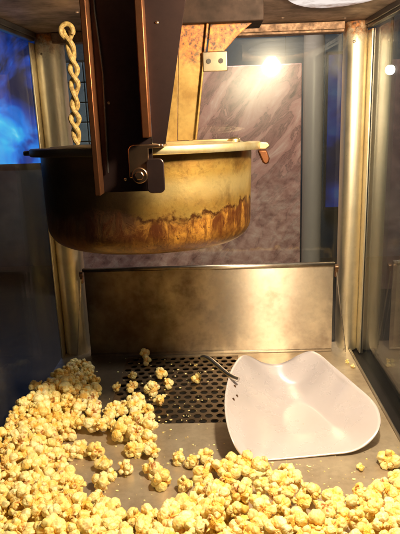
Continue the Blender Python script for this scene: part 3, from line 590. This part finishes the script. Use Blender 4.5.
# ------------------------------------------------------------ braided cord
bm = B(); top = Vector((-.2040, .85, .576)); bot = Vector((-.2000, .85, .4200)); n = 150
for s in range(2):
    path = []
    for i in range(n + 1):
        t = i / n; u = 2 * math.pi * (t * 3.0 + .35 * t * t) + s * math.pi
        w_ = .0046 + .0012 * math.sin(t * 17 + 1)
        p = top.lerp(bot, t) + Vector((w_ * math.cos(u) + .0035 * math.sin(t * 5.2), .0040 * math.sin(u), 0)); path.append(p)
    add_tube(bm, path, lambda t: .0036 + .0003 * math.sin(t * 60), 10)
loop = [Vector((-.203 + .0085 * math.cos(a), 846e-3, .574 + .009 * math.sin(a))) for a in [R(-30 + 12 * k) for k in range(24)]]
add_tube(bm, loop, .0034, 10)
cord = obj('power_cord', bm, M_cord)
tag(cord, 'yellow braided cord hanging from the ceiling to the kettle rim', 'cord')

# ------------------------------------------------------------ scoop
def build_scoop():
    P = np.array(SCOOP_EDGE + SCOOP_MID); n = len(P)
    phi = lambda r: np.where(r > 1e-9, r * r * np.log(np.maximum(r, 1e-9)), 0)
    D = np.linalg.norm(P[:, None, :2] - P[None, :, :2], axis=2); A = np.zeros((n + 3, n + 3))
    A[:n, :n] = phi(D) + np.eye(n) * 2e-4; A[:n, n] = 1; A[:n, n + 1:] = P[:, :2]; A[n:, :n] = A[:n, n:].T
    wv = np.linalg.solve(A, np.concatenate([P[:, 2], [0, 0, 0]]))
    def hz(x, y):
        r = np.hypot(P[:, 0] - x, P[:, 1] - y); return float(phi(r) @ wv[:n] + wv[n] + wv[n + 1] * x + wv[n + 2] * y)
    E = np.array(SCOOP_EDGE); m = len(E); K = 8; ring = []
    for i in range(m):            # closed Catmull-Rom through the outline
        p0, p1, p2, p3 = E[i - 1], E[i], E[(i + 1) % m], E[(i + 2) % m]
        for k in range(K):
            t = k / K; ring.append(.5 * ((2 * p1) + (-p0 + p2) * t + (2 * p0 - 5 * p1 + 4 * p2 - p3) * t * t + (-p0 + 3 * p1 - 3 * p2 + p3) * t ** 3))
    ring = np.array(ring); c = np.array([.115, .80]); bm = B(); rings = []; L = 26
    for j in range(1, L + 1):
        t = j / L; xy = c + (ring[:, :2] - c) * t; z = [max(.0012, hz(*q)) for q in xy]
        if j == L: z = np.maximum(.0012, ring[:, 2])
        rings.append([bm.verts.new((q[0], q[1], zz)) for q, zz in zip(xy, z)])
    cv = bm.verts.new((c[0], c[1], max(.0012, hz(*c)))); N_ = len(ring)
    for k in range(N_): bm.faces.new((cv, rings[0][k], rings[0][(k + 1) % N_]))
    for a, b in zip(rings, rings[1:]):
        for k in range(N_): bm.faces.new((a[k], b[k], b[(k + 1) % N_], a[(k + 1) % N_]))
    return bm, hz
sc = thing('popcorn_scoop', 'pale pinkish scoop with curved sides lying on the steel floor', 'scoop', (.115, .80, 0))
sbm, scoop_z = build_scoop()
so = obj('blade', sbm, M_scoop, sc, angle=70)
md = so.modifiers.new('thick', 'SOLIDIFY'); md.thickness = .0014; md.offset = 1
bm = B()
hp = [Vector(p) for p in HANDLE]
fine = []
for i in range(len(hp) - 1):
    p0, p1, p2, p3 = hp[max(i - 1, 0)], hp[i], hp[i + 1], hp[min(i + 2, len(hp) - 1)]
    for k in range(6):
        t = k / 6; fine.append(.5 * ((2 * p1) + (-p0 + p2) * t + (2 * p0 - 5 * p1 + 4 * p2 - p3) * t * t + (-p0 + 3 * p1 - 3 * p2 + p3) * t ** 3))
fine.append(hp[-1]); add_tube(bm, fine, .0038, 12); obj('handle', bm, M_wire, sc)
for p in RIVETS:
    p = (p[0], p[1], scoop_z(*p) + .0006); bm = B(); add_lathe(bm, [(0, p[2] + .0016), (.0016, p[2] + .0012), (.0024, p[2] - .002)], p[:2], 14); obj('rivet', bm, M_clip, sc)

# ------------------------------------------------------------ popcorn
def kernel_mesh(seed, sub=6, raw=False):
    rnd = random.Random(seed); R0 = .0126
    lob = []
    nl = rnd.randint(5, 9)
    for i in range(nl):
        for _ in range(30):
            d = Vector((rnd.gauss(0, 1), rnd.gauss(0, 1), rnd.gauss(0, .8))).normalized()
            if all(d.dot(q[0].normalized()) < .62 for q in lob): break
        rr = rnd.choice((.24, .30, .38, .46, .54)); lob.append((d * rnd.uniform(.45, .68) * (1.15 if rr < .35 else 1), rr))
    lob.append((Vector((0, 0, 0)), .55))
    bm = B(); bmesh.ops.create_icosphere(bm, subdivisions=sub, radius=1)
    hd = Vector((rnd.gauss(0, 1), rnd.gauss(0, 1), rnd.gauss(0, 1))).normalized()
    off = Vector((seed * 7.3, 0, 0))
    vals = []; folds = []
    for v in bm.verts:
        d = v.co.normalized()
        d2 = (d + noise.noise_vector(d * 2.3 + off) * .20).normalized()
        ds = []
        for c, r in lob:
            b = d2.dot(c); q = r * r - c.length_squared + b * b
            if q > 0: ds.append(b + math.sqrt(q))
        ds.sort(reverse=True); rr = ds[0] if ds else .5
        if len(ds) > 1:   # keep a sharp fold between lobes
            rr -= .09 * max(0, 1 - (ds[0] - ds[1]) / .08)
        rr += (min(1, rr * 1.2 - .05)) * .07 * noise.noise(d * 4 + off) + .034 * noise.noise(d * 9 + off) + .012 * noise.noise(d * 24 + off) - .05 * max(0, .25 - abs(noise.noise(d * 3.1 + off * 2)) * 2.5)
        h = max(0.0, min(1.0, (d.dot(hd) + .25 * noise.noise(d * 4 + off) - .88) * 7))
        rr -= h * .12
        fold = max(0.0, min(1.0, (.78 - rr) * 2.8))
        folds.append(fold); vals.append(h); v.co = d * rr * R0
    if raw: return ([v.co.copy() for v in bm.verts], [[v.index for v in f.verts] for f in bm.faces])
    bmesh.ops.recalc_face_normals(bm, faces=bm.faces[:])
    me = bpy.data.meshes.new('popcorn'); bm.to_mesh(me); bm.free()
    me.polygons.foreach_set('use_smooth', [True] * len(me.polygons))
    at = me.attributes.new('hull', 'FLOAT', 'POINT'); at.data.foreach_set('value', vals)
    at = me.attributes.new('fold', 'FLOAT', 'POINT'); at.data.foreach_set('value', folds)
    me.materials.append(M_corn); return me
KM = [kernel_mesh(s) for s in range(14)]
KLAB = {1: 'fluffy yellow popped kernel in the heap against the left glass',
        2: 'fluffy cream popped kernel in the front drift of popcorn'}
def place(i, a, name='popcorn'):
    x, y, z, s, k = a[0] / 2000, a[1] / 2000, a[2] / 2000, a[3] / 100, a[4]
    rnd = random.Random(i * 31 + 7)
    o = bpy.data.objects.new(name, KM[rnd.randrange(len(KM))]); COL.objects.link(o)
    o.location = (x, y, z); o.rotation_euler = (rnd.uniform(0, 6.28), rnd.uniform(0, 6.28), rnd.uniform(0, 6.28))
    s *= rnd.uniform(.88, 1.16)
    o.scale = (s * rnd.uniform(.92, 1.12), s * rnd.uniform(.92, 1.1), s * rnd.uniform(.88, 1.05))
    return o
for i, a in enumerate(KERNELS):
    o = place(i, a)
    if a[4] == 0: lab = FIXLAB[i]; grp = FIXGRP.get(lab, 'popped kernels lying apart from the heap')
    else: lab = KLAB[a[4]]; grp = 'popcorn in the left heap' if a[4] == 1 else 'popcorn in the front drift'
    tag(o, lab, 'popcorn', grp)
# everything buried below or beyond the frame: one mass
bmu = B()
UNDER_SRC = [kernel_mesh(s, 4, True) for s in range(8)]
for i, a in enumerate(UNDER):
    rnd = random.Random(i + 900)
    x, y, z, s, k = a[0] / 2000, a[1] / 2000, a[2] / 2000, a[3] / 100, a[4]
    n0 = len(bmu.verts)
    tmp = UNDER_SRC[rnd.randrange(len(UNDER_SRC))]
    Mx = Matrix.Translation((x, y, z)) @ Matrix.Rotation(rnd.uniform(0, 6.28), 4, Vector((rnd.random(), rnd.random(), rnd.random() + .01)).normalized()) @ Matrix.Scale(s, 4)
    vs = [bmu.verts.new(Mx @ c) for c in tmp[0]]
    for f in tmp[1]: bmu.faces.new([vs[q] for q in f])
M_under = plain('shaded underlayer kernels', (.80, .54, .13), .5, 0, .3, .3, 120)  # deeper colour than the top kernels, painting shade into the gaps
o = obj('popcorn_underlayer', bmu, M_under, recalc=False, angle=180)
tag(o, 'mass of popped kernels buried beneath the heap and drift', 'popcorn', kind='stuff')

# crumbs and hull flakes strewn over the tray
bm = B(); rnd = random.Random(3)
for i in range(420):
    if i < 260: x, y = rnd.gauss(-.10, .09), rnd.uniform(.60, 1.03)
    else: x, y = rnd.uniform(-.05, .24), rnd.gauss(.63, .035)
    if not (-.30 < x < .24 and .56 < y < 1.035): continue
    r_ = rnd.choice((.0007, .0009, .0012, .0018)); z_ = r_ * .5
    if px0 < x < px1 and py0 < y < py1: z_ -= .0012
    vs = bmesh.ops.create_icosphere(bm, subdivisions=1, radius=r_)['verts']
    sx, sy = rnd.uniform(.6, 1.6), rnd.uniform(.6, 1.3)
    for v in vs: v.co = Vector((v.co.x * sx + x, v.co.y * sy + y, v.co.z * .6 + z_))
cr_ = obj('popcorn_crumbs', bm, M_corn)
tag(cr_, 'fine yellow crumbs strewn over the steel tray and perforated insert', 'crumbs', kind='stuff')

# ------------------------------------------------------------ what stands behind the rear glass
bm = B(); add_box(bm, -2.5, 2.5, Y0 - .02, 2.5, -.11, -.0605); o = obj('counter_top', bm, plain('dark counter', (.02, .017, .015), .5), smooth=False); tag(o, None, None, kind='structure')
rl = thing('glare_globe', 'small added glowing globe standing in for lamp glare in the right glass', 'lamp', GLARE_GLOBE)  # added globe, stands in for a lamp reflection in the right pane
m, nt, out = new_mat('added glare globe glow'); e = nt.nodes.new('ShaderNodeEmission'); e.inputs[0].default_value = (1, .93, .82, 1); e.inputs[1].default_value = 6.0; nt.links.new(e.outputs[0], out.inputs[0])
bm = B(); add_lathe(bm, [(0, GLARE_GLOBE[2] - .014)] + [(.014 * math.sin(a), GLARE_GLOBE[2] - .014 * math.cos(a)) for a in [math.pi * k / 14 for k in range(1, 13)]] + [(0, GLARE_GLOBE[2] + .014)], GLARE_GLOBE[:2], 28); obj('added_glare_ball', bm, m, rl)
bm = B(); add_cyl(bm, (GLARE_GLOBE[0], GLARE_GLOBE[1], GLARE_GLOBE[2] + .013), (GLARE_GLOBE[0], GLARE_GLOBE[1], 1.2), .004, 10); obj('added_glare_stem', bm, M_black, rl)
bm = B(); add_box(bm, -.475, .232, 1.62, 1.66, -.30, .575); mw = obj('marble_wall', bm, marble_mat(), smooth=False, bevel=.003)
tag(mw, 'pink grey veined marble wall behind the rear glass', 'wall')
m_p, nt, out = new_mat('grey pillar'); q = N(nt); v = q.pos((1, 1, .15), 'World')
q.bsdf(out, Base_Color=q.mix(q.noise(v, 30, 3), (.30, .27, .25), (.20, .18, .17)), Roughness=.4)
bm = B(); add_lathe(bm, [(.027, -.30), (.027, 1.0)], (.260, 1.60), 32)
pl = obj('pillar', bm, m_p); tag(pl, 'slim grey round pillar beside the marble wall', 'pillar')
bm = B(); add_box(bm, .232, 1.2, 2.0, 2.04, -.30, 1.2); add_box(bm, -1.5, .231, 2.0, 2.04, -.30, 1.2)
o = obj('dark_room_wall', bm, plain('dark room wall', (.028, .048, .075), .6), smooth=False); tag(o, None, None, kind='structure')
M_blue = emit_noise('blue light strip', [(.30, (.004, .006, .03)), (.46, (.01, .03, .22)), (.56, (.02, .10, .75)), (.70, (.15, .45, 1.0))], 7, .16, (1, 1, 1), .3)
bs_ = thing('blue_light_strip', 'narrow upright blue lit strip seen between pillar and right post', 'lit sign', (.42, 1.96, .2))
bm = B(); add_box(bm, .365, .430, 1.955, 1.960, .13, .62); obj('lit_face', bm, M_blue, bs_, smooth=False)
bm = B(); add_box(bm, .360, .435, 1.961, 1.985, .12, .63); obj('casing', bm, M_black, bs_)
M_cyan = emit_noise('blue screen picture', [(.34, (.002, .008, .05)), (.45, (.005, .05, .38)), (.54, (.01, .22, .85)), (.64, (.05, .55, .95)), (.74, (.45, .9, 1.0))], 5.5, 1.1, (1, 1, 1), 1.4)
sn = thing('blue_screen', 'bright blue lit screen outside the left glass', 'screen', (-.85, 1.70, .3))
bm = B(); add_box(bm, -1.05, -.495, 1.700, 1.704, .330, .74); obj('display', bm, M_cyan, sn, smooth=False)
bm = B(); add_box(bm, -1.07, -.480, 1.705, 1.74, .310, .76); obj('casing', bm, M_black, sn)
# tiled window strip in the marble wall
M_tile = plain('blue grey tile', (.10, .14, .19), .3)
tw = thing('tiled_panel', 'blue grey tiled panel on the wall left of the kettle', 'tile panel', (-.3, 1.61, .3))
bm = B()
for i in range(6):
    for j in range(5):
        add_box(bm, -.455 + i * .052, -.455 + i * .052 + .049, 1.609, 1.615, .34 + j * .052, .34 + j * .052 + .049)
obj('tiles', bm, M_tile, tw, bevel=.001)
bm = B(); add_box(bm, -.465, -.145, 1.6152, 1.6195, .335, .604); obj('grout_bed', bm, M_void, tw, smooth=False)

# added unseen area light that brightens the wall behind the machine
al = bpy.data.lights.new('wall_fill', 'AREA'); al.energy = 12.0; al.size = .35; al.color = (1, .86, .76)
ao = bpy.data.objects.new('wall_fill', al); COL.objects.link(ao); ao.location = (.1, 1.30, 1.15); ao.rotation_euler = (R(28), 0, 0)
